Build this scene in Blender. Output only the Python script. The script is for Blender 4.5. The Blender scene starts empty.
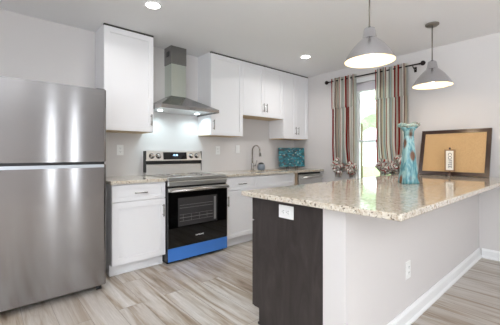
import bpy, bmesh, math, random
from mathutils import Vector, Matrix
random.seed(7)
C = bpy.context.scene.collection
scene = bpy.context.scene
# ------------------------------------------------------------------ camera
YAW = 41.371
cam = bpy.data.cameras.new('camera'); camo = bpy.data.objects.new('camera', cam); C.objects.link(camo)
camo.location = (-4.157, -3.527, 1.158)
camo.rotation_euler = (math.radians(90), 0, math.radians(-YAW))
cam.sensor_width = 36; cam.sensor_fit = 'HORIZONTAL'
cam.lens = 300.87 / 500 * 36
cam.shift_y = -(162.5 - 153.25) / 500
cam.clip_start = 0.05; cam.clip_end = 200
scene.camera = camo
# ------------------------------------------------------------------ world, sun, big lights, exposure
w = bpy.data.worlds.new('sky'); scene.world = w; w.use_nodes = True
wn = w.node_tree.nodes; wl = w.node_tree.links
bg = wn['Background']; bg.inputs['Color'].default_value = (0.86, 0.93, 1.0, 1); bg.inputs['Strength'].default_value = 3.3

def area(name, loc, rot, sx, sy, power, color=(1, 1, 1), shape='RECTANGLE', spread=180):
    l = bpy.data.lights.new(name, 'AREA'); l.shape = shape; l.size = sx; l.size_y = sy
    l.energy = power; l.color = color; l.spread = math.radians(spread)
    o = bpy.data.objects.new(name, l); C.objects.link(o); o.location = loc; o.rotation_euler = rot
    return o
R90 = math.pi / 2
# unseen lamps added behind the camera: tilted ceiling fill, then streaks for the refrigerator
area('ceiling_fill_rear', (-5.0, -7.97, 1.35), (R90 + 1.05, 0, 0), 1.4, 2.0, 24, (0.9, 0.95, 1.0), spread=130)
area('ceiling_fill_left', (-5.97, -4.6, 1.45), (R90 + 1.05, 0, -R90), 3.0, 1.5, 112, (0.9, 0.95, 1.0), spread=130)
area('fridge_streak_light', (-2.78, -7.97, 1.22), (R90, 0, 0), .08, 2.15, 3.0, (0.92, 0.96, 1.0))  # added strip lamp, mirrored as a bright vertical streak on the refrigerator
area('fridge_streak_light', (-2.22, -7.97, 1.22), (R90, 0, 0), .08, 2.15, 3.0, (0.92, 0.96, 1.0))
CAN_POWER = 5.0
PENDANT_POWER = 3.0
scene.view_settings.view_transform = 'Standard'
scene.view_settings.look = 'None'
scene.view_settings.gamma = 1
scene.view_settings.use_curve_mapping = False
scene.view_settings.exposure = 0.62

# ------------------------------------------------------------------ materials
M = {}
def srgb(r, g, b):
    f = lambda c: ((c / 255 + 0.055) / 1.055) ** 2.4 if c / 255 > 0.04045 else c / 255 / 12.92
    return (f(r), f(g), f(b), 1)
def mat(name, col, rough=0.5, metal=0.0, spec=0.5, **kw):
    m = bpy.data.materials.new(name); m.use_nodes = True
    p = m.node_tree.nodes['Principled BSDF']
    p.inputs['Base Color'].default_value = col; p.inputs['Roughness'].default_value = rough
    p.inputs['Metallic'].default_value = metal; p.inputs['Specular IOR Level'].default_value = spec
    for k, v in kw.items(): p.inputs[k.replace('_', ' ')].default_value = v
    M[name] = m
    return m, m.node_tree.nodes, m.node_tree.links, p
def noise(N, L, scale, detail=4, vec=None, rough=0.5, dist=0):
    n = N.new('ShaderNodeTexNoise'); n.inputs['Scale'].default_value = scale; n.inputs['Detail'].default_value = detail
    n.inputs['Roughness'].default_value = rough; n.inputs['Distortion'].default_value = dist
    if vec is not None: L.new(vec, n.inputs['Vector'])
    return n
def ramp(N, L, src, stops, interp='LINEAR'):
    r = N.new('ShaderNodeValToRGB'); cr = r.color_ramp; cr.interpolation = interp
    while len(cr.elements) < len(stops): cr.elements.new(0.5)
    for e, (p, c) in zip(cr.elements, stops): e.position = p; e.color = c
    L.new(src, r.inputs['Fac']); return r
def coords(N, L, kind='Object', scale=(1, 1, 1), rot=(0, 0, 0)):
    t = N.new('ShaderNodeTexCoord'); mp = N.new('ShaderNodeMapping')
    mp.inputs['Scale'].default_value = scale; mp.inputs['Rotation'].default_value = rot
    L.new(t.outputs[kind], mp.inputs['Vector']); return mp.outputs['Vector']
def bump(N, L, src, p, strength=0.1, dist=0.01):
    b = N.new('ShaderNodeBump'); b.inputs['Strength'].default_value = strength; b.inputs['Distance'].default_value = dist
    L.new(src, b.inputs['Height']); L.new(b.outputs['Normal'], p.inputs['Normal'])
def mix(N, L, a, b, fac, mode='MIX'):
    x = N.new('ShaderNodeMix'); x.data_type = 'RGBA'; x.blend_type = mode
    for s, v in ((x.inputs['A'], a), (x.inputs['B'], b), (x.inputs['Factor'], fac)):
        if isinstance(v, (tuple, float, int)): s.default_value = v
        else: L.new(v, s)
    return x.outputs['Result']

def painted(name, col, rough=0.6):
    m, N, L, p = mat(name, col, rough, spec=0.3)
    n = noise(N, L, 180, 3, coords(N, L)); bump(N, L, n.outputs['Fac'], p, 0.05, 0.002)
painted('wall_paint', srgb(214, 210, 208)); painted('ceiling_paint', srgb(236, 236, 237), 0.8)
painted('trim_paint', srgb(236, 236, 236), 0.35)
m, N, L, p = mat('cabinet_white', srgb(233, 232, 233), 0.32, spec=0.4)
mat('cabinet_under', srgb(206, 180, 142), 0.55); mat('panel_tan', srgb(168, 148, 126), 0.55)
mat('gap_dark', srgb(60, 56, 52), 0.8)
mat('strip_light', srgb(184, 188, 194), 0.35, 0.8); mat('nickel', srgb(176, 172, 168), 0.25, 1.0)
mat('plastic_white', srgb(238, 238, 236), 0.3)
mat('slot_dark', srgb(60, 60, 60), 0.6)
mat('black_plastic', srgb(22, 22, 24), 0.35)
mat('black_glass', srgb(5, 5, 6), 0.04, spec=0.7)
mat('oven_dark', srgb(28, 26, 26), 0.25)
mat('stem_grey', srgb(128, 122, 114), 0.35, 0.8); mat('rod_bronze', srgb(42, 34, 32), 0.35, 0.7)

# brushed stainless: fine scratches stretched along one axis
def brushed(name, col, scale, rough=0.28, aniso=0.0, rot=0.0, bs=0.04):
    m, N, L, p = mat(name, col, rough, 1.0)
    n = noise(N, L, 1.0, 6, coords(N, L, scale=scale), 0.6)
    mr = N.new('ShaderNodeMapRange'); mr.inputs['To Min'].default_value = rough - 0.05; mr.inputs['To Max'].default_value = rough + 0.08
    L.new(n.outputs['Fac'], mr.inputs['Value']); L.new(mr.outputs['Result'], p.inputs['Roughness'])
    bump(N, L, n.outputs['Fac'], p, bs, 0.001)
    if aniso:
        p.inputs['Anisotropic'].default_value = aniso; p.inputs['Anisotropic Rotation'].default_value = rot
        t = N.new('ShaderNodeTangent'); t.direction_type = 'RADIAL'; t.axis = 'Z'; L.new(t.outputs['Tangent'], p.inputs['Tangent'])
brushed('steel_fridge', srgb(150, 148, 148), (700, 700, 3), 0.135, 0.96, 0.25, .006)
brushed('steel', srgb(214, 214, 212), (3, 400, 400), 0.32, bs=.004)
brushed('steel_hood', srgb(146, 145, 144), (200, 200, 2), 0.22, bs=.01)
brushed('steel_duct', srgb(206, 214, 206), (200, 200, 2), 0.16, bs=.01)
brushed('aluminium', srgb(200, 200, 204), (2, 2, 300), 0.2, .85, .25, .005)
mat('lamp_inner', srgb(238, 222, 190), 0.6)

# floor planks running away from the kitchen wall
m, N, L, p = mat('floor_planks', (0.4, 0.35, 0.3, 1), 0.36, spec=0.45)
v = coords(N, L, rot=(0, 0, R90))
bk = N.new('ShaderNodeTexBrick'); L.new(v, bk.inputs['Vector'])
bk.offset = 0.37; bk.offset_frequency = 2; bk.squash = 1
for k, x in (('Scale', 1.0), ('Mortar Size', 0.0012), ('Mortar Smooth', 0.1), ('Bias', 0.0), ('Brick Width', 1.22), ('Row Height', 0.18)):
    bk.inputs[k].default_value = x
bk.inputs['Color1'].default_value = (0, 0, 0, 1); bk.inputs['Color2'].default_value = (1, 1, 1, 1); bk.inputs['Mortar'].default_value = (0.5, 0.5, 0.5, 1)
off = N.new('ShaderNodeVectorMath'); off.operation = 'MULTIPLY_ADD'
L.new(bk.outputs['Color'], off.inputs[0]); off.inputs[1].default_value = (1.6, 5, 7); L.new(coords(N, L, scale=(13, 1.0, 1)), off.inputs[2])
g1 = noise(N, L, 1.0, 7, off.outputs['Vector'], 0.62, 0.6)
c1 = ramp(N, L, g1.outputs['Fac'], [(0.28, srgb(140, 119, 98)), (0.41, srgb(180, 166, 150)), (0.54, srgb(206, 200, 192)), (0.72, srgb(224, 220, 217))])
g2 = noise(N, L, 1.0, 5, coords(N, L, scale=(120, 5, 1)), 0.7)
c2 = mix(N, L, c1.outputs['Color'], (0.42, 0.35, 0.30, 1), 0.0)
c3 = ramp(N, L, g2.outputs['Fac'], [(0.3, (0.78, 0.76, 0.74, 1)), (0.65, (1, 1, 1, 1))])
cc = mix(N, L, c1.outputs['Color'], c3.outputs['Color'], 0.8, 'MULTIPLY')
tone = ramp(N, L, bk.outputs['Color'], [(0.0, srgb(214, 206, 200)), (1.0, srgb(255, 255, 255))])
cc = mix(N, L, cc, tone.outputs['Color'], 0.6, 'MULTIPLY')
cc = mix(N, L, cc, srgb(126, 114, 106), bk.outputs['Fac'])
L.new(cc, p.inputs['Base Color'])
bump(N, L, g2.outputs['Fac'], p, 0.06, 0.002)

# speckled granite
m, N, L, p = mat('granite', (0.6, 0.5, 0.4, 1), 0.07, spec=1.0)
v = coords(N, L)
n1 = noise(N, L, 40, 6, v, 0.65, 0.5)
base = ramp(N, L, n1.outputs['Fac'], [(0.30, srgb(168, 150, 128)), (0.45, srgb(204, 193, 176)), (0.6, srgb(220, 213, 200)), (0.75, srgb(190, 186, 178))])
n2 = noise(N, L, 110, 4, v, 0.6)
sp = ramp(N, L, n2.outputs['Fac'], [(0.57, (0, 0, 0, 1)), (0.66, (.8, .8, .8, 1))])
n3 = noise(N, L, 80, 3, coords(N, L, scale=(1.3, 1, 1.1)), 0.5)
sd = ramp(N, L, n3.outputs['Fac'], [(0.59, (0, 0, 0, 1)), (0.65, (.85, .85, .85, 1))])
c = mix(N, L, base.outputs['Color'], srgb(160, 134, 104), sp.outputs['Color'])
c = mix(N, L, c, srgb(88, 76, 66), sd.outputs['Color'])
L.new(c, p.inputs['Base Color'])

# dark stained wood of the peninsula
m, N, L, p = mat('dark_wood', (0.05, 0.04, 0.04, 1), 0.42)
n = noise(N, L, 1, 6, coords(N, L, scale=(40, 12, 3)), 0.6, 1.0)
r = ramp(N, L, n.outputs['Fac'], [(0.3, srgb(38, 33, 32)), (0.55, srgb(54, 48, 47)), (0.75, srgb(68, 62, 60))])
L.new(r.outputs['Color'], p.inputs['Base Color']); bump(N, L, n.outputs['Fac'], p, 0.1, 0.002)

m, N, L, p = mat('blue_film', srgb(66, 124, 204), 0.3)
n = noise(N, L, 14, 3, coords(N, L)); bump(N, L, n.outputs['Fac'], p, 0.15, 0.01)

# cork
m, N, L, p = mat('cork', srgb(205, 168, 120), 0.9)
n = noise(N, L, 320, 3, coords(N, L)); r = ramp(N, L, n.outputs['Fac'], [(0.35, srgb(176, 138, 94)), (0.6, srgb(216, 182, 134))])
L.new(r.outputs['Color'], p.inputs['Base Color'])
mat('frame_wood', srgb(64, 46, 40), 0.22)
mat('sign_wood', srgb(150, 118, 82), 0.6)
mat('paper', srgb(240, 238, 230), 0.7)
mat('ink', srgb(40, 40, 60), 0.7)

# vase glaze
m, N, L, p = mat('vase_glaze', (0.1, 0.5, 0.6, 1), 0.12, spec=0.7)
n = noise(N, L, 1, 5, coords(N, L, scale=(22, 22, 5)), 0.6, 1.2)
r = ramp(N, L, n.outputs['Fac'], [(0.30, srgb(40, 92, 108)), (0.44, srgb(84, 142, 152)), (0.56, srgb(150, 188, 188)), (0.70, srgb(76, 130, 144))])
vo = N.new('ShaderNodeTexVoronoi'); vo.inputs['Scale'].default_value = 1.0
L.new(coords(N, L, scale=(13, 13, 6.5)), vo.inputs['Vector'])
rb = ramp(N, L, vo.outputs['Distance'], [(0.20, (1, 1, 1, 1)), (0.36, (0, 0, 0, 1))])
L.new(mix(N, L, r.outputs['Color'], srgb(104, 66, 40), rb.outputs['Color']), p.inputs['Base Color'])
m, N, L, p = mat('vase_rim_glaze', (0.5, 0.5, 0.4, 1), 0.2)
n = noise(N, L, 45, 4, coords(N, L)); r = ramp(N, L, n.outputs['Fac'], [(0.35, srgb(110, 150, 150)), (0.5, srgb(186, 200, 188)), (0.62, srgb(120, 104, 84))])
L.new(r.outputs['Color'], p.inputs['Base Color'])

# canvas: abstract shoal of strokes on teal water
m, N, L, p = mat('canvas_paint', (0.1, 0.5, 0.6, 1), 0.35)
n = noise(N, L, 1, 5, coords(N, L, scale=(12, 12, 26)), 0.6, 0.8)
r = ramp(N, L, n.outputs['Fac'], [(0.34, srgb(10, 44, 54)), (0.46, srgb(14, 88, 104)), (0.57, srgb(34, 134, 150)), (0.74, srgb(104, 186, 190))])
vo = N.new('ShaderNodeTexVoronoi'); vo.inputs['Scale'].default_value = 1.0; 
dn = noise(N, L, 30, 3, coords(N, L)); dm = N.new('ShaderNodeVectorMath'); dm.operation = 'MULTIPLY_ADD'; dm.inputs[1].default_value = (1.3, 1.3, 1.3)
L.new(dn.outputs['Color'], dm.inputs[0]); L.new(coords(N, L, scale=(26, 26, 66)), dm.inputs[2]); L.new(dm.outputs['Vector'], vo.inputs['Vector'])
k1 = ramp(N, L, vo.outputs['Distance'], [(0.30, (1, 1, 1, 1)), (0.40, (0, 0, 0, 1))])
k2 = ramp(N, L, vo.outputs['Color'], [(0, srgb(26, 44, 36)), (.3, srgb(118, 52, 40)), (.45, srgb(24, 60, 60)), (.55, srgb(214, 216, 196)), (.7, srgb(60, 96, 62)), (.82, srgb(96, 60, 44))], 'CONSTANT')
L.new(mix(N, L, r.outputs['Color'], k2.outputs['Color'], k1.outputs['Color']), p.inputs['Base Color']); bump(N, L, n.outputs['Fac'], p, 0.4, 0.01)

# striped curtain cloth (stripes follow the cloth's own width)
def cloth(name, shift, st2=None):
    m, N, L, p = mat(name, (0.6, 0.55, 0.5, 1), 0.85, spec=0.1)
    t = N.new('ShaderNodeTexCoord'); s = N.new('ShaderNodeSeparateXYZ'); L.new(t.outputs['UV'], s.inputs[0])
    a = N.new('ShaderNodeMath'); a.operation = 'ADD'; a.inputs[1].default_value = shift; L.new(s.outputs['X'], a.inputs[0])
    f = N.new('ShaderNodeMath'); f.operation = 'FRACT'; L.new(a.outputs[0], f.inputs[0])
    cr = srgb(246, 242, 236); sg = srgb(206, 206, 198); rd = srgb(176, 52, 48); mr = srgb(128, 58, 56); gr = srgb(150, 150, 150); tn = srgb(222, 210, 194); bl = srgb(206, 216, 214); ol = srgb(224, 216, 202)
    st = [(0, rd), (.03, cr), (.07, sg), (.15, gr), (.165, cr), (.21, mr), (.235, tn), (.29, sg), (.36, bl), (.41, gr), (.425, ol), (.465, rd), (.495, cr), (.55, sg), (.63, mr), (.645, bl), (.70, tn), (.76, cr), (.795, rd), (.825, sg), (.89, ol), (.93, cr), (.96, gr), (.975, tn)]
    r = ramp(N, L, f.outputs[0], st2 or st, 'CONSTANT')
    w_ = noise(N, L, 900, 2, coords(N, L))
    L.new(r.outputs['Color'], p.inputs['Base Color']); bump(N, L, w_.outputs['Fac'], p, 0.1, 0.001)
    tr = N.new('ShaderNodeBsdfTranslucent'); L.new(r.outputs['Color'], tr.inputs['Color'])
    mx = N.new('ShaderNodeMixShader'); mx.inputs[0].default_value = 0.35
    L.new(p.outputs[0], mx.inputs[1]); L.new(tr.outputs[0], mx.inputs[2]); L.new(mx.outputs[0], N['Material Output'].inputs['Surface'])
cloth('curtain_cloth', 0.0); cloth('curtain_cloth_header', 0.012)
cloth('knot_cloth', 0, [(0, srgb(236, 228, 220)), (.12, srgb(150, 44, 40)), (.17, srgb(238, 232, 224)), (.30, srgb(70, 62, 60)), (.34, srgb(206, 204, 192)), (.48, srgb(176, 62, 54)), (.56, srgb(236, 230, 222)), (.70, srgb(84, 80, 76)), (.74, srgb(200, 196, 182)), (.88, srgb(140, 44, 40)), (.93, srgb(232, 224, 216))])
m, N, L, p = mat('roller_cloth', srgb(212, 208, 214), 0.8)
# window glass: lets daylight straight through with a weak reflection
m = bpy.data.materials.new('window_glass'); m.use_nodes = True; N = m.node_tree.nodes; L = m.node_tree.links; M['window_glass'] = m
N.remove(N['Principled BSDF']); g = N.new('ShaderNodeBsdfGlossy'); g.inputs['Roughness'].default_value = 0.02
t = N.new('ShaderNodeBsdfTransparent'); t.inputs['Color'].default_value = (0.95, 0.98, 0.97, 1)
fr = N.new('ShaderNodeFresnel'); mx = N.new('ShaderNodeMixShader'); L.new(fr.outputs[0], mx.inputs[0]); L.new(t.outputs[0], mx.inputs[1]); L.new(g.outputs[0], mx.inputs[2]); L.new(mx.outputs[0], N['Material Output'].inputs['Surface'])
def emit(name, col, s):
    m, N, L, p = mat(name, col, 0.5)
    p.inputs['Emission Color'].default_value = col; p.inputs['Emission Strength'].default_value = s
emit('can_lens', (1, 0.98, 0.95, 1), 9); emit('bulb', (1, 0.85, 0.62, 1), 2); emit('hood_led', (0.85, 0.94, 1, 1), 5); emit('led_digits', (0.4, 0.65, 1, 1), 2.0)
m, N, L, p = mat('grass', srgb(120, 150, 80), 0.9); n = noise(N, L, 6, 5, coords(N, L)); r = ramp(N, L, n.outputs['Fac'], [(0.3, srgb(110, 140, 80)), (0.7, srgb(170, 190, 120))]); L.new(r.outputs['Color'], p.inputs['Base Color'])
m, N, L, p = mat('leaves', srgb(150, 190, 120), 0.8); n = noise(N, L, 9, 5, coords(N, L)); r = ramp(N, L, n.outputs['Fac'], [(0.3, srgb(206, 228, 212)), (0.5, srgb(224, 238, 226)), (0.65, srgb(240, 246, 240))]); L.new(r.outputs['Color'], p.inputs['Base Color'])
mat('bark', srgb(120, 100, 80), 0.9)
mat('scrub_grey', srgb(140, 150, 160), 0.4)

# ------------------------------------------------------------------ mesh helpers
def box(bm, x0, x1, y0, y1, z0, z1, bev=0.0, seg=2):
    mt = Matrix.Translation(((x0 + x1) / 2, (y0 + y1) / 2, (z0 + z1) / 2)) @ Matrix.Diagonal((abs(x1 - x0), abs(y1 - y0), abs(z1 - z0), 1))
    r = bmesh.ops.create_cube(bm, size=1, matrix=mt)
    if bev:
        ed = {e for v_ in r['verts'] for e in v_.link_edges}
        bmesh.ops.bevel(bm, geom=list(ed), offset=bev, segments=seg, affect='EDGES', profile=0.5)
def B(*a, **k):
    bm = bmesh.new(); box(bm, *a, **k); return bm
def poly(bm, pts, ext):
    vs = [bm.verts.new(q) for q in pts]; f = bm.faces.new(vs)
    r = bmesh.ops.extrude_face_region(bm, geom=[f]); nv = [g for g in r['geom'] if isinstance(g, bmesh.types.BMVert)]
    bmesh.ops.translate(bm, verts=nv, vec=ext)
def frustum(bm, r0, z0, r1, z1):
    a = [bm.verts.new((x, y, z0)) for x, y in ((r0[0], r0[2]), (r0[1], r0[2]), (r0[1], r0[3]), (r0[0], r0[3]))]
    b = [bm.verts.new((x, y, z1)) for x, y in ((r1[0], r1[2]), (r1[1], r1[2]), (r1[1], r1[3]), (r1[0], r1[3]))]
    bm.faces.new(a[::-1]); bm.faces.new(b)
    for i in range(4): bm.faces.new((a[i], a[(i + 1) % 4], b[(i + 1) % 4], b[i]))
def lathe(bm, c, prof, n=32, cap0=True, cap1=True, sq=None):
    rings = []
    for r, z in prof:
        ring = []
        for i in range(n):
            t = 2 * math.pi * i / n; rr = r
            if sq: rr = sq(r, t, z)
            ring.append(bm.verts.new((c[0] + rr * math.cos(t), c[1] + rr * math.sin(t), c[2] + z)))
        rings.append(ring)
    for a, b in zip(rings, rings[1:]):
        for i in range(n): f = bm.faces.new((a[i], a[(i + 1) % n], b[(i + 1) % n], b[i])); f.smooth = True
    if cap0: bm.faces.new(rings[0][::-1])
    if cap1: bm.faces.new(rings[-1])
def tube(bm, pts, r, n=10, closed=False, uv=False):
    pts = [Vector(q) for q in pts]; rings = []; up = Vector((0.13, 0.21, 0.97)); m_ = len(pts)
    for i, q in enumerate(pts):
        if closed: d = pts[(i + 1) % m_] - pts[i - 1]
        else: d = pts[min(i + 1, m_ - 1)] - pts[max(i - 1, 0)]
        d.normalize(); a = d.cross(up)
        if a.length < 1e-3: a = d.cross(Vector((1, 0, 0)))
        a.normalize(); b = d.cross(a); rr = r[i] if isinstance(r, (list, tuple)) else r
        rings.append([bm.verts.new(q + a * rr * math.cos(2 * math.pi * k / n) + b * rr * math.sin(2 * math.pi * k / n)) for k in range(n)])
    pairs = list(zip(rings, rings[1:])) + ([(rings[-1], rings[0])] if closed else [])
    lay = bm.loops.layers.uv.verify() if uv else None
    for j, (a, b) in enumerate(pairs):
        for k in range(n):
            f = bm.faces.new((a[k], a[(k + 1) % n], b[(k + 1) % n], b[k])); f.smooth = True
            if uv:
                for lp, (uu, vv) in zip(f.loops, ((k, j), (k + 1, j), (k + 1, j + 1), (k, j + 1))): lp[lay].uv = (uu / n * uv, vv / m_) if uv > 0 else (vv / m_ * -uv, uu / n)
    if not closed: bm.faces.new(rings[0][::-1]); bm.faces.new(rings[-1])
def wpos(o):
    v_ = Vector((0, 0, 0))
    while o: v_ += o.location; o = o.parent
    return v_
def obj(name, bm, m, parent=None, origin=None, label=None):
    org = wpos(parent) if parent else Vector(origin or (0, 0, 0))
    bmesh.ops.recalc_face_normals(bm, faces=bm.faces)
    bm.transform(Matrix.Translation(-org))
    me = bpy.data.meshes.new(name); bm.to_mesh(me); bm.free()
    o = bpy.data.objects.new(name, me); C.objects.link(o); me.materials.append(M[m])
    if parent: o.parent = parent
    else: o.location = org
    if label: o['label'] = label
    return o
def thing(name, label, cat, loc, group=None):
    o = bpy.data.objects.new(name, None); C.objects.link(o); o.location = loc; o.empty_display_size = 0.05
    o['label'] = label; o['category'] = cat
    if group: o['group'] = group
    return o
def tag(o, label, cat, group=None):
    o['label'] = label; o['category'] = cat
    if group: o['group'] = group
    return o
def struct(name, bm, m, origin=(0, 0, 0), parent=None, label=None):
    o = obj(name, bm, m, parent, origin)
    if not parent:
        o['kind'] = 'structure'; o['category'] = name.split('_')[0]
        if label: o['label'] = label
    return o
def text_mesh(name, s, size, m, parent, M4, depth=0.0006, label=None):
    cu = bpy.data.curves.new(name, 'FONT'); cu.body = s; cu.size = size; cu.extrude = depth; cu.align_x = 'CENTER'; cu.align_y = 'CENTER'
    t = bpy.data.objects.new('tmp', cu); C.objects.link(t); bpy.context.view_layer.update()
    me = bpy.data.meshes.new_from_object(t.evaluated_get(bpy.context.evaluated_depsgraph_get()))
    bpy.data.objects.remove(t); bm = bmesh.new(); bm.from_mesh(me); bpy.data.meshes.remove(me)
    bm.transform(M4); return obj(name, bm, m, parent, label=label)

# ------------------------------------------------------------------ room shell
H = 2.46; XL = -5.9; YR = -7.9
struct('floor', B(XL, 0.12, YR, 0.12, -0.1, 0), 'floor_planks', label='grey-brown wood plank floor')
struct('ceiling', B(XL - .12, 0.24, YR - .12, 0.12, H, H + 0.1), 'ceiling_paint', label='flat pale grey ceiling')
struct('wall_back', B(XL - .12, 0.12, 0, 0.12, 0, H), 'wall_paint', label='pale grey kitchen wall behind the cabinets')
WY0, WY1, WZ0, WZ1 = -1.74, -1.212, 0.75, 2.2
bm = bmesh.new()
box(bm, 0, 0.12, WY1, 0, 0, H); box(bm, 0, 0.12, YR, WY0, 0, H); box(bm, 0, 0.12, WY0, WY1, 0, WZ0); box(bm, 0, 0.12, WY0, WY1, WZ1, H)
struct('wall_right', bm, 'wall_paint', label='pale grey wall with the curtained window')
bm = bmesh.new()
box(bm, XL - .12, XL, YR, -6.15, 0, H); box(bm, XL - .12, XL, -3.05, 0, 0, H); box(bm, XL - .12, XL, -6.15, -3.05, 0, .68); box(bm, XL - .12, XL, -6.15, -3.05, 2.22, H)
struct('wall_left', bm, 'wall_paint')
bm = bmesh.new()

for a, b in ((XL, -5.75), (-4.25, -2.86), (-2.70, -2.30), (-2.14, 0)): box(bm, a, b, YR - .12, YR, 0, H)
for a, b in ((-5.75, -4.25), (-2.86, -2.70), (-2.30, -2.14)): box(bm, a, b, YR - .12, YR, 2.3, H); box(bm, a, b, YR - .12, YR, 0, .15)  # narrow openings added for the refrigerator streak lamps
struct('wall_rear', bm, 'wall_paint')
# half wall carrying the peninsula counter
HWX, HWY, HWB = -2.766, -2.693, -2.553
struct('wall_peninsula', B(HWX, 0, HWY, HWB, 0, 0.868), 'wall_paint', label='pale grey half wall under the peninsula counter')
def base_prof(bm, p0, p1, nrm, h=0.102, t=0.016):
    p0 = Vector(p0); p1 = Vector(p1); n_ = Vector(nrm)
    prof = [(0, 0), (t + .012, 0), (t + .012, .012), (t + .004, .022), (t, .024), (t, h - .02), (t * .55, h - .006), (t * .4, h), (0, h)]
    poly(bm, [p0 + n_ * a + Vector((0, 0, z)) for a, z in prof], p1 - p0)
bm = bmesh.new(); base_prof(bm, (HWX, HWY, 0), (-0.0, HWY, 0), (0, -1, 0)); struct('baseboard_peninsula', bm, 'trim_paint', label='white baseboard along the half wall')
bm = bmesh.new(); base_prof(bm, (0, YR, 0), (0, HWY - .028, 0), (-1, 0, 0)); struct('baseboard_right', bm, 'trim_paint', label='white baseboard on the right wall')
bm = bmesh.new(); base_prof(bm, (0, -1.93, 0), (0, -.66, 0), (-1, 0, 0)); struct('baseboard_window', bm, 'trim_paint')

# window 1
win = thing('window_1', 'narrow bright window between the two striped curtains', 'window', (0, -1.485, 0.75)); win['kind'] = 'structure'
bm = bmesh.new(); c_ = 0.065
box(bm, -.018, 0, WY1, WY1 + c_, WZ0 - .02, WZ1 + c_, .003); box(bm, -.018, 0, WY0 - c_, WY0, WZ0 - .02, WZ1 + c_, .003); box(bm, -.02, 0, WY0, WY1, WZ1, WZ1 + c_, .003)
obj('casing', bm, 'trim_paint', win)
obj('window_sill', B(-.05, .05, WY0 - c_, WY1 + c_, WZ0 - .03, WZ0, .004), 'trim_paint', win)
bm = bmesh.new()
def rectframe(bm, x0, x1, y0, y1, z0, z1, t):
    box(bm, x0, x1, y0, y0 + t, z0, z1); box(bm, x0, x1, y1 - t, y1, z0, z1); box(bm, x0, x1, y0 + t, y1 - t, z0, z0 + t); box(bm, x0, x1, y0 + t, y1 - t, z1 - t, z1)
rectframe(bm, .01, .07, WY0, WY1, WZ0, WZ1, .014); obj('window_frame', bm, 'trim_paint', win)
zm = 1.335
for nm, xa, za, zb in (('lower_sash', .014, WZ0 + .014, zm + .015), ('upper_sash', .037, zm - .015, WZ1 - .014)):
    bm = bmesh.new(); rectframe(bm, xa, xa + .022, WY0 + .014, WY1 - .014, za, zb, .018); s_ = obj(nm, bm, 'trim_paint', win)
    obj('glass_pane', B(xa + .009, xa + .013, WY0 + .03, WY1 - .03, za + .016, zb - .016), 'window_glass', s_)
rs = thing('roller_shade', 'pale roller shade drawn up at the head of the window', 'window shade', (0.03, -1.485, 2.06))
bm = bmesh.new(); box(bm, .002, .005, WY0 + .003, WY1 - .003, 2.075, 2.18); obj('shade_cloth', bm, 'roller_cloth', rs)
bm = bmesh.new(); tube(bm, [(.004, WY0 + .003, 2.185), (.004, WY1 - .003, 2.185)], .013, 16); obj('roller', bm, 'roller_cloth', rs)
obj('bottom_bar', B(-.002, .009, WY0 + .003, WY1 - .003, 2.06, 2.078, .003), 'trim_paint', rs)

# ------------------------------------------------------------------ outside the window
struct('ground', B(0.3, 30, -15, 15, -0.5, -0.4), 'grass', label='lawn outside the window')
def tree(x, y, h, r, label):
    t = thing('garden_tree', label, 'tree', (x, y, -.4), 'trees outside the window')
    bm = bmesh.new(); tube(bm, [(x, y, -.4), (x + .1, y, h * .4), (x, y + .1, h * .7)], [.16, .12, .06], 10); obj('trunk', bm, 'bark', t)
    bm = bmesh.new()
    for k in range(9):
        a = random.uniform(0, 6.28); q = random.uniform(0, r * .55)
        c = Vector((x + q * math.cos(a), y + q * math.sin(a), h * random.uniform(.45, .85)))
        mt = Matrix.Translation(c) @ Matrix.Diagonal((1, 1, .85, 1))
        rr = bmesh.ops.create_icosphere(bm, subdivisions=3, radius=r * random.uniform(.4, .6), matrix=mt)
        for v_ in rr['verts']: v_.co += (v_.co - c).normalized() * random.uniform(-.12, .12)
    obj('crown', bm, 'leaves', t)
tree(6.6, .2, 4.6, 2.4, 'pale green leafy tree behind the lowest one, seen through the window')
tree(11.5, 5.0, 6.4, 3.4, 'tallest and farthest pale green tree seen through the window')
tree(3.2, 1.9, 3.2, 1.25, 'lowest and nearest pale green tree seen through the window')

# ------------------------------------------------------------------ cabinets
def shaker(bm, x0, x1, z0, z1, yf, t=.02, rail=.057, rec=.011):
    """door whose front face is at y=yf, looking towards -Y"""
    yb = yf + t; g_ = .0015; x0 += g_; x1 -= g_; z0 += g_; z1 -= g_; bv = .0015
    box(bm, x0, x0 + rail, yf, yb, z0, z1, bv); box(bm, x1 - rail, x1, yf, yb, z0, z1, bv)
    box(bm, x0 + rail - .001, x1 - rail + .001, yf, yb, z1 - rail, z1, bv); box(bm, x0 + rail - .001, x1 - rail + .001, yf, yb, z0, z0 + rail, bv)
    box(bm, x0 + rail - .002, x1 - rail + .002, yf + rec, yb - .001, z0 + rail - .002, z1 - rail + .002)
def pull(par, x, z, yf, vert=True, ln=.125):
    bm = bmesh.new(); h_ = ln / 2; y = yf - .03
    if vert: tube(bm, [(x, y, z - h_), (x, y, z + h_)], .0058, 10); P_ = [(x, z - h_ * .72), (x, z + h_ * .72)]
    else: tube(bm, [(x - h_, y, z), (x + h_, y, z)], .0058, 10); P_ = [(x - h_ * .72, z), (x + h_ * .72, z)]
    for a, b in P_: tube(bm, [(a, yf, b), (a, y, b)], .0045, 8)
    obj('handle', bm, 'nickel', par)
UD = -0.318; UY = UD - 0
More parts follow.
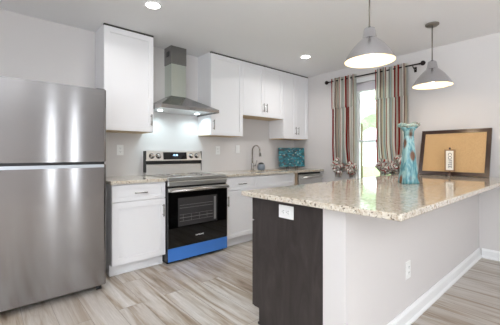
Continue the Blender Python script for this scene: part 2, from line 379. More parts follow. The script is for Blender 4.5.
def wall_cabinet(x0, x1, z0, label, doors):
    t = thing('wall_cabinet', label, 'cabinet', ((x0 + x1) / 2, 0, z0), 'white wall cabinets')
    x0 += .0008; x1 -= .0008
    yb = UD + .021
    obj('body', B(x0, x1, yb, -.001, z0 + .004, H - .002), 'cabinet_white', t)
    obj('underside', B(x0 + .002, x1 - .002, yb + .002, -.002, z0 - .004, z0 + .0045), 'cabinet_under', t, label='light bare wood underside')
    obj('gap_shade_strip', B(x0, x1, yb - .019, yb - .001, H - .02, H - .002), 'gap_dark', t, label='thin dark strip painted as the shadow gap at the ceiling')  # dark colour stands in for the shade above the doors
    n_ = len(doors); wd = (x1 - x0) / n_
    for i, side in enumerate(doors):
        bm = bmesh.new(); a = x0 + i * wd; b = a + wd
        shaker(bm, a, b, z0 - .002, H - .018, UD); d = obj('door', bm, 'cabinet_white', t)
        pull(d, a + .032 if side == 'L' else b - .032, z0 + .13, UD)
    return t
wall_cabinet(-3.269, -2.754, 1.393, 'tall white single-door wall cabinet left of the range hood, beside the refrigerator', ['R'])
wall_cabinet(-1.995, -1.459, 1.393, 'tall white single-door wall cabinet just right of the range hood', ['L'])
wall_cabinet(-1.459, -.629, 1.696, 'short white two-door wall cabinet over the sink', ['R', 'L'])
wall_cabinet(-.629, -.002, 1.393, 'tall white two-door wall cabinet in the corner above the teal painting', ['R', 'L'])

CT = 0.90; BD = -0.634; BF = BD + .025; KZ = .11; BT = CT - .032
def base_body(t, x0, x1, sink=None):
    bm = bmesh.new()
    if sink:
        box(bm, x0, x0 + .018, BF + .02, -.002, KZ, BT - .001); box(bm, x1 - .018, x1, BF + .02, -.002, KZ, BT - .001)
        box(bm, x0 + .018, x1 - .018, BF + .02, BF + .038, KZ, BT - .001); box(bm, x0 + .018, x1 - .018, -.02, -.002, KZ, BT - .001); box(bm, x0 + .018, x1 - .018, BF + .038, -.02, KZ, KZ + .018)
    else: box(bm, x0, x1, BF + .02, -.002, KZ, BT - .001)
    obj('body', bm, 'cabinet_white', t)
    bm = bmesh.new(); box(bm, x0, x1, BF + .075, -.01, 0, KZ); box(bm, x0, x1, BF + .062, BF + .076, 0, .018, .004)
    obj('toe_kick', bm, 'cabinet_white', t)
def base_cabinet(x0, x1, label, hs):
    t = thing('base_cabinet', label, 'cabinet', ((x0 + x1) / 2, -.3, 0), 'white base cabinets')
    base_body(t, x0, x1)
    bm = bmesh.new(); shaker(bm, x0, x1, .70, BT - .012, BF, rail=.04); d = obj('drawer', bm, 'cabinet_white', t); pull(d, (x0 + x1) / 2, .775, BF, False)
    bm = bmesh.new(); shaker(bm, x0, x1, KZ, .695, BF); d = obj('door', bm, 'cabinet_white', t); pull(d, (x1 - .032) if hs == 'R' else (x0 + .032), .575, BF)
base_cabinet(-3.281, -2.753, 'white base cabinet with drawer and door between refrigerator and range', 'R')
base_cabinet(-1.985, -1.478, 'white base cabinet with drawer and door right of the range', 'L')
sb = thing('sink_cabinet', 'wide white sink base cabinet with a long false drawer front', 'cabinet', (-1.09, -.3, 0), 'white base cabinets')
base_body(sb, -1.476, -.70, True)
bm = bmesh.new(); shaker(bm, -1.476, -.70, .70, BT - .012, BF, rail=.04); obj('false_drawer', bm, 'cabinet_white', sb)
for a, b, s_ in ((-1.476, -1.088, 'R'), (-1.088, -.70, 'L')):
    bm = bmesh.new(); shaker(bm, a, b, KZ, .695, BF); d = obj('door', bm, 'cabinet_white', sb); pull(d, b - .032 if s_ == 'R' else a + .032, .575, BF)
tag(obj('end_panel', B(-.698, -.632, BF, -.002, 0, BT - .001, .002), 'panel_tan', origin=(-.66, -.3, 0)), 'narrow tan upright panel left of the dishwasher', 'panel')

# dishwasher
dw = thing('dishwasher', 'stainless steel dishwasher under the corner of the kitchen counter', 'dishwasher', (-.32, -.3, 0))
obj('tub_body', B(-.622, -.022, BF + .03, -.03, .02, BT - .012), 'black_plastic', dw)
obj('door', B(-.62, -.024, BF - .012, BF + .028, KZ, BT - .035, .006), 'steel', dw)
obj('toe_panel', B(-.62, -.024, BF + .05, BF + .07, 0, KZ - .005), 'black_plastic', dw)
bm = bmesh.new(); tube(bm, [(-.57, BF - .05, .785), (-.32, BF - .058, .79), (-.074, BF - .05, .785)], .019, 12)
for x in (-.55, -.094): tube(bm, [(x, BF - .012, .785), (x, BF - .05, .785)], .008, 8)
obj('handle', bm, 'steel', dw)

# counters
tag(obj('granite_countertop', B(-3.297, -2.751, BD, -.001, BT, CT, .004), 'granite', origin=(-3.02, -.3, BT)), 'small speckled granite countertop between refrigerator and range', 'countertop', 'granite countertops')
SX0, SX1, SY0, SY1 = -1.38, -.80, -.52, -.16
bm = bmesh.new()
box(bm, -1.987, SX0, BD, -.001, BT, CT, .003); box(bm, SX1, -.001, BD, -.001, BT, CT, .003); box(bm, SX0 - .004, SX1 + .004, BD, SY0, BT, CT, .003); box(bm, SX0 - .004, SX1 + .004, SY1, -.001, BT, CT, .003)
tag(obj('granite_countertop', bm, 'granite', origin=(-1, -.3, BT)), 'long speckled granite countertop with the sink, right of the range', 'countertop', 'granite countertops')
bm = bmesh.new()
box(bm, SX0 - .012, SX0, SY0 - .01, SY1 + .01, .70, BT); box(bm, SX1, SX1 + .012, SY0 - .01, SY1 + .01, .70, BT); box(bm, SX0, SX1, SY0 - .012, SY0, .70, BT); box(bm, SX0, SX1, SY1, SY1 + .012, .70, BT); box(bm, SX0 - .01, SX1 + .01, SY0 - .01, SY1 + .01, .69, .70)
tag(obj('kitchen_sink', bm, 'steel', origin=(-1.09, -.34, .69)), 'stainless undermount sink below the gooseneck faucet', 'sink')

# peninsula
PX0, PY0, PY1 = -2.840, -1.939, -2.997
tag(obj('peninsula_countertop', B(PX0, -.001, PY1, PY0, .868, CT, .005), 'granite', origin=(-1.4, -2.45, .868)), 'large polished speckled granite countertop of the peninsula in the foreground', 'countertop')
pc = thing('peninsula_cabinet', 'dark stained wooden peninsula cabinet below the large counter', 'cabinet', (-1.4, -2.25, 0))
bm = bmesh.new()
poly(bm, [(HWX, -2.552, 0), (HWX, -2.552, .867), (HWX, -1.99, .867), (HWX, -1.99, KZ), (HWX, -2.04, KZ), (HWX, -2.04, 0)], (.018, 0, 0))
obj('end_panel', bm, 'dark_wood', pc)
bm = bmesh.new(); poly(bm, [(HWX + .019, -2.552, 0), (HWX + .019, -2.552, .867), (HWX + .019, -1.992, .867), (HWX + .019, -1.992, KZ), (HWX + .019, -2.055, KZ), (HWX + .019, -2.055, 0)], (2.72, 0, 0))
obj('body', bm, 'dark_wood', pc)
bm = bmesh.new(); box(bm, HWX - .004, -.03, -2.054, -2.028, 0, .018, .006); obj('shoe_moulding', bm, 'dark_wood', pc)
n_ = 5; x0 = HWX; wd = (-.03 - x0) / n_
for i in range(n_):
    for nm, za, zb in (('drawer', .70, .855), ('door', KZ, .695)):
        bm = bmesh.new(); shaker(bm, 0, wd, za, zb, 0)
        bm.transform(Matrix.Translation((x0 + (i + 1) * wd, -1.971, 0)) @ Matrix.Rotation(math.pi, 4, 'Z'))
        obj(nm, bm, 'dark_wood', pc)
# half wall end trim is the wall itself

# ------------------------------------------------------------------ outlets and switches
def plate(name, label, loc, axis, wdt, hgt, kind='outlet', group=None, horizontal=False):
    t = thing(name, label, 'outlet' if kind == 'outlet' else 'switch', loc, group)
    def place(bm):
        if horizontal: bm.transform(Matrix.Rotation(R90, 4, 'Y'))
        if axis == 'x': bm.transform(Matrix.Rotation(-R90, 4, 'Z'))   # faces -X
        bm.transform(Matrix.Translation(loc)); return bm
    W_, H_ = (hgt, wdt) if horizontal else (wdt, hgt)
    obj('cover_plate', place(B(-W_ / 2, W_ / 2, -.006, -.0005, -H_ / 2, H_ / 2, .002)), 'plastic_white', t)
    if kind == 'outlet':
        for s in (-1, 1):
            z = s * .019
            r_ = obj('receptacle', place(B(-.0165, .0165, -.009, -.005, z - .0145, z + .0145, .003)), 'plastic_white', t)
            bm = bmesh.new(); box(bm, -.008, -.0055, -.0096, -.0088, z - .002, z + .007); box(bm, .0055, .008, -.0096, -.0088, z - .002, z + .006); box(bm, -.002, .002, -.0096, -.0088, z - .010, z - .006)
            obj('slots', place(bm), 'slot_dark', r_)
    else:
        obj('rocker', place(B(-.016, .016, -.010, -.005, -.033, .033, .003)), 'plastic_white', t)
plate('wall_outlet', 'white outlet on the wall between refrigerator and range', (-3.01, 0, 1.195), 'y', .074, .118, 'outlet', 'wall plates over the counter')
plate('wall_outlet', 'faint white outlet on the wall just right of the range', (-1.665, 0, 1.20), 'y', .074, .118, 'outlet', 'wall plates over the counter')
plate('light_switch', 'white rocker switch plate on the wall left of the faucet', (-1.30, 0, 1.22), 'y', .074, .118, 'switch', 'wall plates over the counter')
plate('wall_outlet', 'white outlet set sideways in the dark peninsula end panel', (HWX, -2.287, .797), 'x', .118, .080, 'outlet', None, True)
plate('wall_outlet', 'white outlet low on the grey half wall', (-1.98, HWY, .36), 'y', .072, .118, 'outlet')

# ------------------------------------------------------------------ refrigerator
FY = -.819; FX1 = -3.385; FX0 = FX1 - .83; FT = 1.694
rf = thing('refrigerator', 'stainless steel top-freezer refrigerator at the left edge', 'refrigerator', ((FX0 + FX1) / 2, -.45, 0))
obj('cabinet_body', B(FX0 + .005, FX1 - .005, FY + .075, -.05, .03, FT - .012, .006), 'steel_fridge', rf)
def fdoor(z0, z1, nm):
    bm = bmesh.new(); r = .022; pts = []
    for cx_, sgn in ((FX0 + r, -1), (FX1 - r, 1)):
        arc = [(cx_ + sgn * r * math.sin(a), FY + r - r * math.cos(a)) for a in [k * R90 / 6 for k in range(7)]]
        pts += arc[::-1] if sgn < 0 else arc
    pts = pts + [(FX1, FY + .068), (FX0, FY + .068)]
    poly(bm, [(x, y, z0) for x, y in pts], (0, 0, z1 - z0))
    ed = [e for e in bm.edges if abs(e.verts[0].co.z - e.verts[1].co.z) < 1e-6]
    bmesh.ops.bevel(bm, geom=ed, offset=.004, segments=2, affect='EDGES')
    return obj(nm, bm, 'steel_fridge', rf)
fd = fdoor(1.088, FT, 'freezer_door'); fdoor(.055, 1.066, 'fridge_door')
text_mesh('brand_lettering', 'SAMSUNG', .02, 'nickel', fd, Matrix.Translation((FX1 - .075, FY - .0006, FT - .045)) @ Matrix.Rotation(R90, 4, 'X'))
obj('handle_recess', B(FX0 + .01, FX1 - .01, FY + .03, FY + .07, 1.060, 1.090), 'black_plastic', rf)
obj('handle_strip', B(FX0 + .02, FX1 - .02, FY - .0015, FY + .004, 1.040, 1.0655, .001), 'strip_light', rf, label='lighter trim strip along the top of the lower door')
obj('toe_grille', B(FX0 + .01, FX1 - .01, FY + .10, FY + .12, .02, .05), 'black_plastic', rf)
for x in (FX0 + .06, FX1 - .045):
    bm = bmesh.new(); tube(bm, [(x - .02, FY + .07, .018), (x + .02, FY + .07, .018)], .018, 16); box(bm, x - .015, x + .015, FY + .06, FY + .085, .02, .048); obj('foot', bm, 'black_plastic', rf)
obj('hinge_cover', B(FX1 - .08, FX1 - .01, FY + .02, FY + .13, FT - .012, FT + .008, .004), 'black_plastic', rf)

# ------------------------------------------------------------------ range
RX0, RX1 = -2.7485, -1.9885; RF = -.655
rg = thing('kitchen_range', 'freestanding stainless range with black oven door and blue film on its drawer', 'oven', ((RX0 + RX1) / 2, -.33, 0))
obj('body', B(RX0 + .002, RX1 - .002, RF + .03, -.03, .02, .885), 'black_plastic', rg)
obj('feet', B(RX0 + .02, RX1 - .02, RF + .06, -.06, 0, .02), 'black_plastic', rg)
obj('cooktop_glass', B(RX0 + .008, RX1 - .008, RF + .028, -.085, .893, .905, .003), 'black_glass', rg)
bm = bmesh.new(); box(bm, RX0, RX1, RF + .002, RF + .03, .868, .907, .004); box(bm, RX0, RX0 + .01, RF + .03, -.085, .885, .907); box(bm, RX1 - .01, RX1, RF + .03, -.085, .885, .907); box(bm, RX0 + .005, RX1 - .005, RF + .03, -.09, .884, .893)
obj('cooktop_frame', bm, 'steel', rg)
bm = bmesh.new()
for x, y, r in ((-2.56, -.47, .10), (-2.18, -.47, .115), (-2.56, -.21, .08), (-2.18, -.21, .08), (-2.37, -.20, .06)):
    for rr in (r, r * .62): tube(bm, [(x + rr * math.cos(a), y + rr * math.sin(a), .9052) for a in [k * math.tau / 32 for k in range(32)]], .0012, 4, True)
obj('burner_rings', bm, 'nickel', rg)
obj('front_rail', B(RX0 + .002, RX1 - .002, RF - .002, RF + .03, .812, .864, .008), 'steel', rg)
# control backguard
bm = bmesh.new(); poly(bm, [(RX0, -.085, .905), (RX0, -.078, 1.022), (RX0, -.022, 1.026), (RX0, -.022, .905)], (RX1 - RX0, 0, 0)); obj('backguard_riser', bm, 'steel', rg)
obj('backguard_gap', B(RX0 + .004, RX1 - .004, -.088, -.022, 1.026, 1.074, bev=.004), 'black_plastic', rg)
bm = bmesh.new(); poly(bm, [(RX0, -.092, 1.068), (RX0, -.072, 1.183), (RX0, -.02, 1.183), (RX0, -.02, 1.068)], (RX1 - RX0, 0, 0)); cp = obj('control_panel', bm, 'steel', rg)
obj('panel_end_cap', B(RX0 - .004, RX0 + .006, -.09, -.018, .93, 1.185, .003), 'black_plastic', rg); obj('panel_end_cap', B(RX1 - .006, RX1 + .0, -.09, -.018, .93, 1.185, .003), 'black_plastic', rg)
tilt = Matrix.Translation((0, -.0825, 1.125)) @ Matrix.Rotation(-math.atan2(.02, .115), 4, 'X')
bm = B(-2.53, -2.21, -.004, .004, -.045, .045, bev=.002); bm.transform(tilt); dp = obj('display', bm, 'black_glass', cp)
text_mesh('display_digits', '12:00', .032, 'led_digits', dp, tilt @ Matrix.Translation((-2.37, -.0046, .008)) @ Matrix.Rotation(R90, 4, 'X'))
for x in (-2.675, -2.592, -2.145, -2.062):
    bm = bmesh.new(); lathe(bm, (0, 0, 0), [(.030, 0), (.030, .006), (.022, .008), (.020, .030), (.017, .033)], 24); box(bm, -.004, .004, -.018, .018, .03, .037, .002)
    bm.transform(tilt @ Matrix.Translation((x, -.001, 0)) @ Matrix.Rotation(R90, 4, 'X')); k_ = obj('knob', bm, 'nickel', cp)
    bm = bmesh.new(); lathe(bm, (0, 0, 0), [(.034, 0), (.034, .003)], 24); bm.transform(tilt @ Matrix.Translation((x, .0, 0)) @ Matrix.Rotation(R90, 4, 'X')); obj('knob_ring', bm, 'black_plastic', k_)
# oven door: black glass around a see-through window with racks
DZ0, DZ1 = .172, .793; WXa, WXb, WZa, WZb = -2.635, -2.135, .385, .685
dr = obj('oven_door', B(RX0 + .003, RX1 - .003, RF + .004, RF + .03, DZ0, DZ1, .003), 'oven_dark', rg)
bm = bmesh.new(); y0, y1 = RF, RF + .005
box(bm, RX0 + .003, WXa, y0, y1, DZ0, .752); box(bm, WXb, RX1 - .003, y0, y1, DZ0, .752); box(bm, WXa, WXb, y0, y1, DZ0, WZa); box(bm, WXa, WXb, y0, y1, WZb, .752)
obj('door_glass', bm, 'black_glass', dr)
mat('oven_window', srgb(62, 60, 60), 0.06, spec=0.8)
obj('oven_window', B(WXa, WXb, y0 + .001, y1 - .0005, WZa, WZb), 'oven_window', dr, label='slightly lighter glass window')
bm = bmesh.new()
box(bm, WXb - .045, WXb - .018, y0 - .0006, y0 + .001, WZa + .02, WZb - .02)
rectframe(bm, -.5, -.4, 0, 0.001, 0, .001, .0001) if False else None
for z, t_ in ((WZa + .05, .002), (WZa + .085, .004), (WZa + .12, .002), (WZa + .19, .0025), (WZa + .22, .002)): box(bm, WXa + .02, WXb - .06, y0 - .0004, y0 + .001, z, z + t_)
for k in range(4): box(bm, WXa + .06 + k * .10, WXa + .062 + k * .10, y0 - .0003, y0 + .001, WZa + .05, WZa + .12)
mat('rack_metal', srgb(170, 168, 166), .35, .6)
obj('oven_rack', bm, 'rack_metal', dr)
text_mesh('brand_lettering', 'SAMSUNG', .022, 'plastic_white', dr, Matrix.Translation((-2.37, RF - .0006, .262)) @ Matrix.Rotation(R90, 4, 'X'))
obj('door_top_band', B(RX0 + .003, RX1 - .003, RF - .003, RF + .006, .753, DZ1, .003), 'steel', dr)
bm = bmesh.new(); tube(bm, [(RX0 + .015, RF - .048, .768), (RX1 - .015, RF - .048, .768)], .0145, 16)
for x in (RX0 + .035, RX1 - .035): box(bm, x - .012, x + .012, RF - .045, RF, .757, .779, .003)
obj('handle', bm, 'nickel', dr)
bw = obj('storage_drawer', B(RX0 + .003, RX1 - .003, RF + .006, RF + .03, .035, .166, .003), 'black_plastic', rg)
obj('protective_film', B(RX0 + .001, RX1 - .001, RF, RF + .006, .033, .168, .002), 'blue_film', bw, label='bright blue protective film')

# ------------------------------------------------------------------ range hood
hd = thing('range_hood', 'stainless pyramid range hood with a square chimney over the range', 'range hood', (-2.372, -.25, 1.65))
hx0, hx1 = -2.75, -1.996
HD = -.50
bm = bmesh.new(); frustum(bm, (hx0, hx1, HD, -.001), 1.688, (-2.477, -2.270, -.182, -.001), 1.852); box(bm, hx0, hx1, HD, HD + .012, 1.65, 1.690, .001); box(bm, hx0, hx0 + .012, HD + .01, -.001, 1.65, 1.69); box(bm, hx1 - .012, hx1, HD + .01, -.001, 1.65, 1.69)
obj('canopy', bm, 'steel_hood', hd)
obj('filter_panel', B(hx0 + .012, hx1 - .012, HD + .012, -.002, 1.662, 1.672), 'steel', hd)
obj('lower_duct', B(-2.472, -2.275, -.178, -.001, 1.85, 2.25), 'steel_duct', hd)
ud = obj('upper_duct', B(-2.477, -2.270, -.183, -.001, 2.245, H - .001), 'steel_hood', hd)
bm = bmesh.new(); box(bm, -2.479, -2.476, -.13, -.06, 2.34, 2.40, .001)
obj('vent_slot', bm, 'slot_dark', ud)
bm = bmesh.new()
for k in range(4): box(bm, -2.40 + k * .018, -2.39 + k * .018, HD - .002, HD + .002, 1.663, 1.672, .001)
obj('control_buttons', bm, 'slot_dark', hd)
for x in (-2.62, -2.12):
    bm = bmesh.new(); lathe(bm, (x, -.19, 1.656), [(.03, 0), (.03, .006)], 20); obj('led_lamp', bm, 'hood_led', hd)
    area('hood_lamp', (x, -.19, 1.65), (0, 0, 0), .05, .05, 1.0, (.72, .93, 1.0), 'DISK', 150)

# ------------------------------------------------------------------ faucet and things by the sink
fc = thing('kitchen_faucet', 'tall brushed gooseneck pull-down faucet behind the sink', 'faucet', (-1.09, -.10, CT))
bm = bmesh.new(); lathe(bm, (-1.09, -.10, CT), [(.027, 0), (.027, .01), (.020, .016), (.019, .10), (.015, .115)], 20)
obj('base', bm, 'nickel', fc)
bm = bmesh.new(); pts = [(-1.09, -.10, CT + .11), (-1.09, -.10, CT + .30)]
ax = Vector((.15, -.99, 0)).normalized()
for k in range(1, 11):
    a = math.pi * k / 10; q = Vector((-1.09, -.10, CT + .30)) + ax * (.072 * (1 - math.cos(a))) + Vector((0, 0, .075 * math.sin(a))); pts.append(tuple(q))
tube(bm, pts, .0115, 12); obj('spout', bm, 'nickel', fc)
e = Vector(pts[-1]); bm = bmesh.new(); tube(bm, [e + Vector((0, 0, .005)), e + Vector((.002, 0, -.03)), e + Vector((.004, -.002, -.09))], [.013, .017, .019], 16); obj('spray_head', bm, 'nickel', fc)
bm = bmesh.new(); tube(bm, [(-1.09, -.10, CT + .065), (-1.04, -.12, CT + .07)], .012, 12); tube(bm, [(-1.045, -.118, CT + .07), (-1.02, -.13, CT + .15)], [.006, .008], 8); obj('lever', bm, 'nickel', fc)
sc = thing('sponge_holder', 'small rounded grey-blue sponge holder beside the faucet', 'sponge holder', (-.96, -.155, CT))
bm = bmesh.new(); lathe(bm, (-.96, -.155, CT), [(.044, 0), (.058, .012), (.062, .045), (.057, .085), (.05, .088), (.05, .06)], 24); obj('cup', bm, 'scrub_grey', sc)
bm = bmesh.new(); lathe(bm, (-.96, -.155, CT + .05), [(.048, 0), (.048, .035), (.038, .058), (.015, .066)], 20); obj('sponge', bm, 'black_plastic', sc, label='dark rounded sponge')

# painting in the corner, standing on its lower edge
pa = Vector((-.515, -.125, CT + .036)); pb = Vector((-.115, -.335, CT + .036)); u_ = (pb - pa).normalized(); nrm = Vector((u_.y, -u_.x, 0)); LW = (pb - pa).length
if nrm.y > 0: nrm = -nrm
hgt = .315; lean = math.radians(6)
cv = thing('canvas_painting', 'small teal abstract canvas on a low black stand in the counter corner', 'painting', (pa + pb) / 2)
F4 = Matrix.Translation(pa) @ Matrix((( u_.x, -nrm.x, 0, 0), (u_.y, -nrm.y, 0, 0), (0, 0, 1, 0), (0, 0, 0, 1))) @ Matrix.Rotation(-lean, 4, 'X')
def onp(bm): bm.transform(F4); return bm
obj('canvas', onp(B(0, LW, 0, .03, 0, hgt, .002)), 'canvas_paint', cv)
bm = bmesh.new()
for k in (.32, .68):
    box(bm, LW * k - .005, LW * k + .005, -.022, .06, -.005, .0); box(bm, LW * k - .005, LW * k + .005, -.022, -.012, -.005, .02); box(bm, LW * k - .005, LW * k + .005, -.02, -.01, -.0355, -.005); box(bm, LW * k - .005, LW * k + .005, .05, .06, -.0355, .12)
box(bm, LW * .32, LW * .68, .052, .058, .02, .03)
bm.transform(Matrix.Translation(pa) @ Matrix(((u_.x, -nrm.x, 0, 0), (u_.y, -nrm.y, 0, 0), (0, 0, 1, 0), (0, 0, 0, 1))))
obj('easel_stand', bm, 'black_plastic', cv)

# ------------------------------------------------------------------ things on the peninsula
# vase
vc = (-1.43, -2.49, CT)
vs = thing('ceramic_vase', 'tall teal and brown glazed vase with a ruffled rim on the peninsula', 'vase', vc)
def sqf(r, t, z):
    k = 1 / max(abs(math.cos(t + .5 + z * 1.0)), abs(math.sin(t + .5 + z * 1.0))); return r * (1 * .45 + .55 * min(k, 1.32)) 
bm = bmesh.new()
prof = [(.066, 0), (.070, .006), (.069, .03), (.061, .09), (.054, .17), (.047, .25), (.041, .33), (.037, .38), (.036, .42), (.040, .445), (.054, .465), (.066, .478)]
lathe(bm, vc, prof + [(.060, .478), (.04, .45), (.036, .40)], 48, sq=sqf); obj('body', bm, 'vase_glaze', vs)
bm = bmesh.new()
def ruf(r, t, z): return r * (1 + .08 * math.sin(6 * t)) 
lathe(bm, vc, [(.062, .472), (.074, .484), (.085, .490), (.088, .503), (.082, .512), (.076, .500), (.058, .482)], 48, False, False, ruf)
for v_ in bm.verts:
    t = math.atan2(v_.co.y - vc[1], v_.co.x - vc[0]); v_.co.z += .007 * math.sin(5 * t) * max(0, (v_.co.z - CT - .475) / .03)
obj('ruffled_rim', bm, 'vase_rim_glaze', vs)

# cork board leaning on the wall
fy0, fy1 = -2.122, -2.815; fh = .548
cb = thing('cork_board', 'dark framed cork board leaning on the wall at the end of the peninsula', 'cork board', (-.10, (fy0 + fy1) / 2, CT))
ln = math.atan2(.145, .528)
G4 = Matrix.Translation((-.182, fy1, CT + .006)) @ Matrix.Rotation(ln, 4, 'Y') @ Matrix.Rotation(-R90, 4, 'Z') @ Matrix.Translation((-(fy0 - fy1), 0, 0))
WB = fy0 - fy1
def onb(bm): bm.transform(G4); return bm
ft_ = .042
bm = bmesh.new()
def rail(bm, pts_out, pts_in):
    # mitred rail with a stepped profile
    o0, o1 = pts_out; i0, i1 = pts_in
    for (a, b), (ya, yb) in (((0, .45), (0, .022)), ((.45, .8), (.006, .02)), ((.8, 1), (.001, .018))):
        P0 = [o0[0] + (i0[0] - o0[0]) * a, o0[1] + (i0[1] - o0[1]) * a]; P1 = [o1[0] + (i1[0] - o1[0]) * a, o1[1] + (i1[1] - o1[1]) * a]
        Q0 = [o0[0] + (i0[0] - o0[0]) * b, o0[1] + (i0[1] - o0[1]) * b]; Q1 = [o1[0] + (i1[0] - o1[0]) * b, o1[1] + (i1[1] - o1[1]) * b]
        poly(bm, [(P0[0], ya, P0[1]), (P1[0], ya, P1[1]), (Q1[0], ya, Q1[1]), (Q0[0], ya, Q0[1])], (0, yb - ya, 0))
O = [(0, 0), (WB, 0), (WB, fh), (0, fh)]; I = [(ft_, ft_), (WB - ft_, ft_), (WB - ft_, fh - ft_), (ft_, fh - ft_)]
for k in range(4): rail(bm, (O[k], O[(k + 1) % 4]), (I[k], I[(k + 1) % 4]))
obj('frame', onb(bm), 'frame_wood', cb)
obj('cork_panel', onb(B(ft_ - .005, WB - ft_ + .005, .008, .016, ft_ - .005, fh - ft_ + .005)), 'cork', cb)

# little sign on a stand in front of the board
sg = thing('tabletop_sign', 'small upright wooden sign with sideways lettering in front of the cork board', 'sign', (-.235, -2.473, CT))
sy0, sy1 = -2.524, -2.422; sx = -.235; sz0, sz1 = CT + .055, CT + .30
bm = bmesh.new(); rectframe(bm, sx - .008, sx + .008, sy0, sy1, sz0, sz1, .014); obj('frame', bm, 'sign_wood', sg)
obj('paper_panel', B(sx - .003, sx + .003, sy0 + .012, sy1 - .012, sz0 + .012, sz1 - .012), 'paper', sg)
T4 = Matrix.Translation((sx - .0034, (sy0 + sy1) / 2, (sz0 + sz1) / 2)) @ Matrix.Rotation(-R90, 4, 'Z') @ Matrix.Rotation(R90, 4, 'X') @ Matrix.Rotation(-R90, 4, 'Z')
text_mesh('lettering', 'COFFEE', .050, 'ink', sg, T4, .0004)
bm = bmesh.new(); lathe(bm, (sx, -2.473, sz1 - .002), [(.008, 0), (.011, .01), (.009, .02), (.004, .026)], 16); obj('top_knob', bm, 'frame_wood', sg)
bm = bmesh.new(); lathe(bm, (sx, -2.473, CT), [(.032, 0), (.034, .006), (.02, .014), (.010, .024), (.008, .057)], 20); obj('stand', bm, 'frame_wood', sg)

# ------------------------------------------------------------------ curtains
cr_ = thing('curtain_rod', 'dark bronze curtain rod with ball finials above the window', 'curtain rod', (-.09, -1.47, 2.275))
bm = bmesh.new(); tube(bm, [(-.09, -.80, 2.275), (-.09, -2.10, 2.275)], .009, 12); obj('pole', bm, 'rod_bronze', cr_)
for y, s in ((-.795, 1), (-2.10, -1)):
    bm = bmesh.new(); lathe(bm, (0, 0, 0), [(.012, 0), (.014, .008), (.008, .014), (.016, .022), (.028, .034), (.031, .048), (.026, .062), (.014, .073), (.004, .078)], 20)
    bm.transform(Matrix.Translation((-.09, y, 2.275)) @ Matrix.Rotation(-R90 * s, 4, 'X')); obj('finial', bm, 'rod_bronze', cr_)
for y in (-.835, -2.03):
    bm = bmesh.new(); tube(bm, [(-.002, y, 2.235), (-.05, y, 2.235), (-.09, y, 2.255), (-.09, y, 2.262)], .006, 8); box(bm, -.006, -.0005, y - .016, y + .016, 2.20, 2.265, .002); obj('bracket', bm, 'rod_bronze', cr_)

def sheet(y0, y1, z0, z1, folds, amp, xc, seed, pinch=None, uvn=2.0, nx=150, nz=30):
    r_ = random.Random(seed); ph = [r_.uniform(-.5, .5) for _ in range(4)]
    bm = bmesh.new(); lay = bm.loops.layers.uv.verify(); G_ = []
    for j in range(nz + 1):
        z = z1 + (z0 - z1) * j / nz; row = []; dn = (z1 - z) / max(z1 - z0, .01)
        for i in range(nx + 1):
            u = i / nx; y = y0 + (y1 - y0) * u
            if pinch: y = pinch(y, z, u)
            w_ = math.sin(u * folds * math.tau + ph[0] + .5 * math.sin(u * 7 + ph[1]))
            a = amp * (.75 + .35 * math.sin(u * 11 + ph[2])) * (1 - .15 * dn)
            x = xc + a * w_ + .004 * math.sin(z * 5 + u * 20 + ph[3])
            y += .006 * math.cos(u * folds * math.tau * 2 + ph[0])
            row.append(bm.verts.new((x, y, z)))
        G_.append(row)
    for j in range(nz):
        for i in range(nx):
            f = bm.faces.new((G_[j][i], G_[j][i + 1], G_[j + 1][i + 1], G_[j + 1][i])); f.smooth = True
            for lp, (a, b) in zip(f.loops, ((i, j), (i + 1, j), (i + 1, j + 1), (i, j + 1))): lp[lay].uv = (a / nx * uvn, b / nz)
    r2 = bmesh.ops.solidify(bm, geom=bm.faces[:], thickness=.0015)
    return bm
def knot(par, y, z, r, seed):
    """bunched cloth knot: wrapped cloth coils over a core, one mesh"""
    r_ = random.Random(seed); bm = bmesh.new(); c = Vector((-.09, y, z))
    for k in range(7):
        ax_ = Vector((r_.uniform(-1, .2), r_.uniform(-1, 1), r_.uniform(-1, 1))).normalized(); a1 = ax_.orthogonal().normalized(); a2 = ax_.cross(a1)
        R_ = r * r_.uniform(.45, .75); o_ = Vector((r_.uniform(-.2, .1), r_.uniform(-.35, .35), r_.uniform(-.35, .35))) * r
        pts = [c + o_ + a1 * R_ * math.cos(t) + a2 * R_ * .8 * math.sin(t) + ax_ * .15 * r * math.sin(3 * t) for t in [q * math.tau / 28 for q in range(28)]]
        tube(bm, pts, [r * (.2 + .06 * math.sin(q * 1.7 + k)) for q in range(28)], 10, True, uv=-3.0)
    obj('knot', bm, 'knot_cloth', par)
def tail(par, y, z1, z0, w0, w1, seed, skew=0):
    def pin(yy, z, u):
        d = (z1 - z) / (z1 - z0); wd_ = w0 + (w1 - w0) * d; return y + skew * d + (u - .5) * wd_
    obj('knotted_tail', sheet(0, 1, z0, z1, 2, .018, -.095, seed, pin, .9, 60, 10), 'curtain_cloth', par)
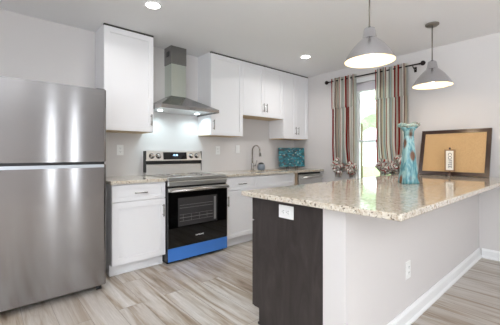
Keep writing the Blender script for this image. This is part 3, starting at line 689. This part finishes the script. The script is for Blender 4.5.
def curtain(y0, y1, label, ks, seed, zb):
    t = thing('curtain', label, 'curtain', (-.09, (y0 + y1) / 2, zb), 'striped curtains'); n = len(ks)
    bounds = [y0 + (y1 - y0) * k / n for k in range(n + 1)]
    def pin(y, z, u):
        if z > 1.3: return y
        f = min(1, (1.3 - z) / .3) ** 1.3; k = min(n - 1, int(u * n)); loc = u * n - k
        yk = ks[k][0]; tgt = yk + (loc - .5) * -ks[k][2] * 1.5; return y + (tgt - y) * f
    obj('panel', sheet(y0, y1, 1.0, 1.862 if seed == 1 else 1.917, 5.5, .034, -.09, seed, pin, 1.4), 'curtain_cloth', t)
    obj('header', sheet(y0 + .004, y1 - .004, 1.845 if seed == 1 else 1.90, 2.315, 5.5, .034, -.100, seed, None, 1.4), 'curtain_cloth_header', t, label='shorter overlaid top flounce')
    for i, (ky, kz, kr, tz) in enumerate(ks):
        knot(t, ky, kz, kr, seed * 10 + i)
        tail(t, ky, kz - .02, tz, .05, .10, seed + i, (-.02 if i else 0))
curtain(-.858, -1.264, 'striped curtain with knotted ends left of the window', [(-.965, .970, .120, .80), (-1.175, .945, .105, .80)], 1, .8)
curtain(-1.552, -1.985, 'striped curtain with knotted ends right of the window, behind the vase', [(-1.65, .985, .115, .78), (-1.80, .97, .095, .80), (-1.895, 1.03, .10, .92)], 2, .78)

# ------------------------------------------------------------------ pendants
def pendant(x, y, label):
    t = thing('pendant_lamp', label, 'pendant lamp', (x, y, H), 'aluminium pendant lamps')
    zb = 1.838
    bm = bmesh.new(); lathe(bm, (x, y, H), [(.062, 0), (.062, -.012), (.05, -.022), (.012, -.026)], 32); obj('ceiling_canopy', bm, 'stem_grey', t)
    bm = bmesh.new(); tube(bm, [(x, y, H - .02), (x, y, zb + .25)], .0055, 10); obj('stem', bm, 'stem_grey', t)
    o_ = [(.178, 0), (.1765, .006), (.168, .026), (.152, .054), (.130, .086), (.104, .118), (.080, .143), (.062, .160), (.054, .166), (.050, .170), (.040, .230), (.036, .242), (.018, .248), (.010, .258)]
    i_ = [(.060, .156), (.078, .139), (.101, .115), (.127, .083), (.149, .051), (.165, .024), (.1735, .006), (.1745, 0)]
    bm = bmesh.new(); lathe(bm, (x, y, zb), o_, 48, False, True); sh = obj('shade', bm, 'aluminium', t)
    bm = bmesh.new(); lathe(bm, (x, y, zb), [(.02, .149)] + i_ + [(.178, 0)], 48, False, False); obj('shade_lining', bm, 'lamp_inner', sh, label='glowing white inside of the shade')
    bm = bmesh.new(); tube(bm, [(x, y, zb + .15), (x, y, zb + .11)], .02, 12); obj('bulb_socket', bm, 'plastic_white', t)
    bm = bmesh.new(); lathe(bm, (x, y, zb + .025), [(.004, 0), (.026, .01), (.04, .035), (.037, .06), (.02, .09)], 20); obj('bulb', bm, 'bulb', t)
    l = bpy.data.lights.new('pendant_light', 'POINT'); l.energy = PENDANT_POWER; l.color = (1, .80, .58); l.shadow_soft_size = .04
    lo = bpy.data.objects.new('pendant_light', l); C.objects.link(lo); lo.location = (x, y, zb + .02)
pendant(-2.021, -2.44, 'brushed aluminium pendant lamp nearest the camera over the peninsula')
pendant(-.775, -2.465, 'brushed aluminium pendant lamp farther back, nearer the cork board')

# recessed ceiling lights
def can(x, y, label, k=1.0):
    t = thing('recessed_light', label, 'ceiling light', (x, y, H), 'recessed ceiling lights')
    bm = bmesh.new(); lathe(bm, (x, y, H), [(.058, -.0005), (.060, -.006), (.078, -.004), (.080, -.0005)], 32, False, False); obj('trim_ring', bm, 'trim_paint', t)
    bm = bmesh.new(); lathe(bm, (x, y, H), [(.0595, -.0045), (.0595, -.001)], 32); obj('lens', bm, 'can_lens', t)
    area('can_light', (x, y, H - .008), (0, 0, 0), .115, .115, CAN_POWER * k, (1, .98, .97), 'DISK', 155)
can(-3.05, -.98, 'round lit recessed ceiling light in front of the left wall cabinet', .6)
can(-.915, -.98, 'round lit recessed ceiling light in front of the sink wall cabinets')
for x, y in ((-4.6, -5.6), (-2.9, -5.6), (-1.2, -5.6)):
    can(x, y, 'round lit recessed ceiling light over the living side, outside the photo', 1.9 if x == -2.9 else .35)
can(-3.9, -1.9, 'added unseen recessed light brightening the kitchen aisle floor', .5)  # extra lamp added out of view to lift the kitchen floor
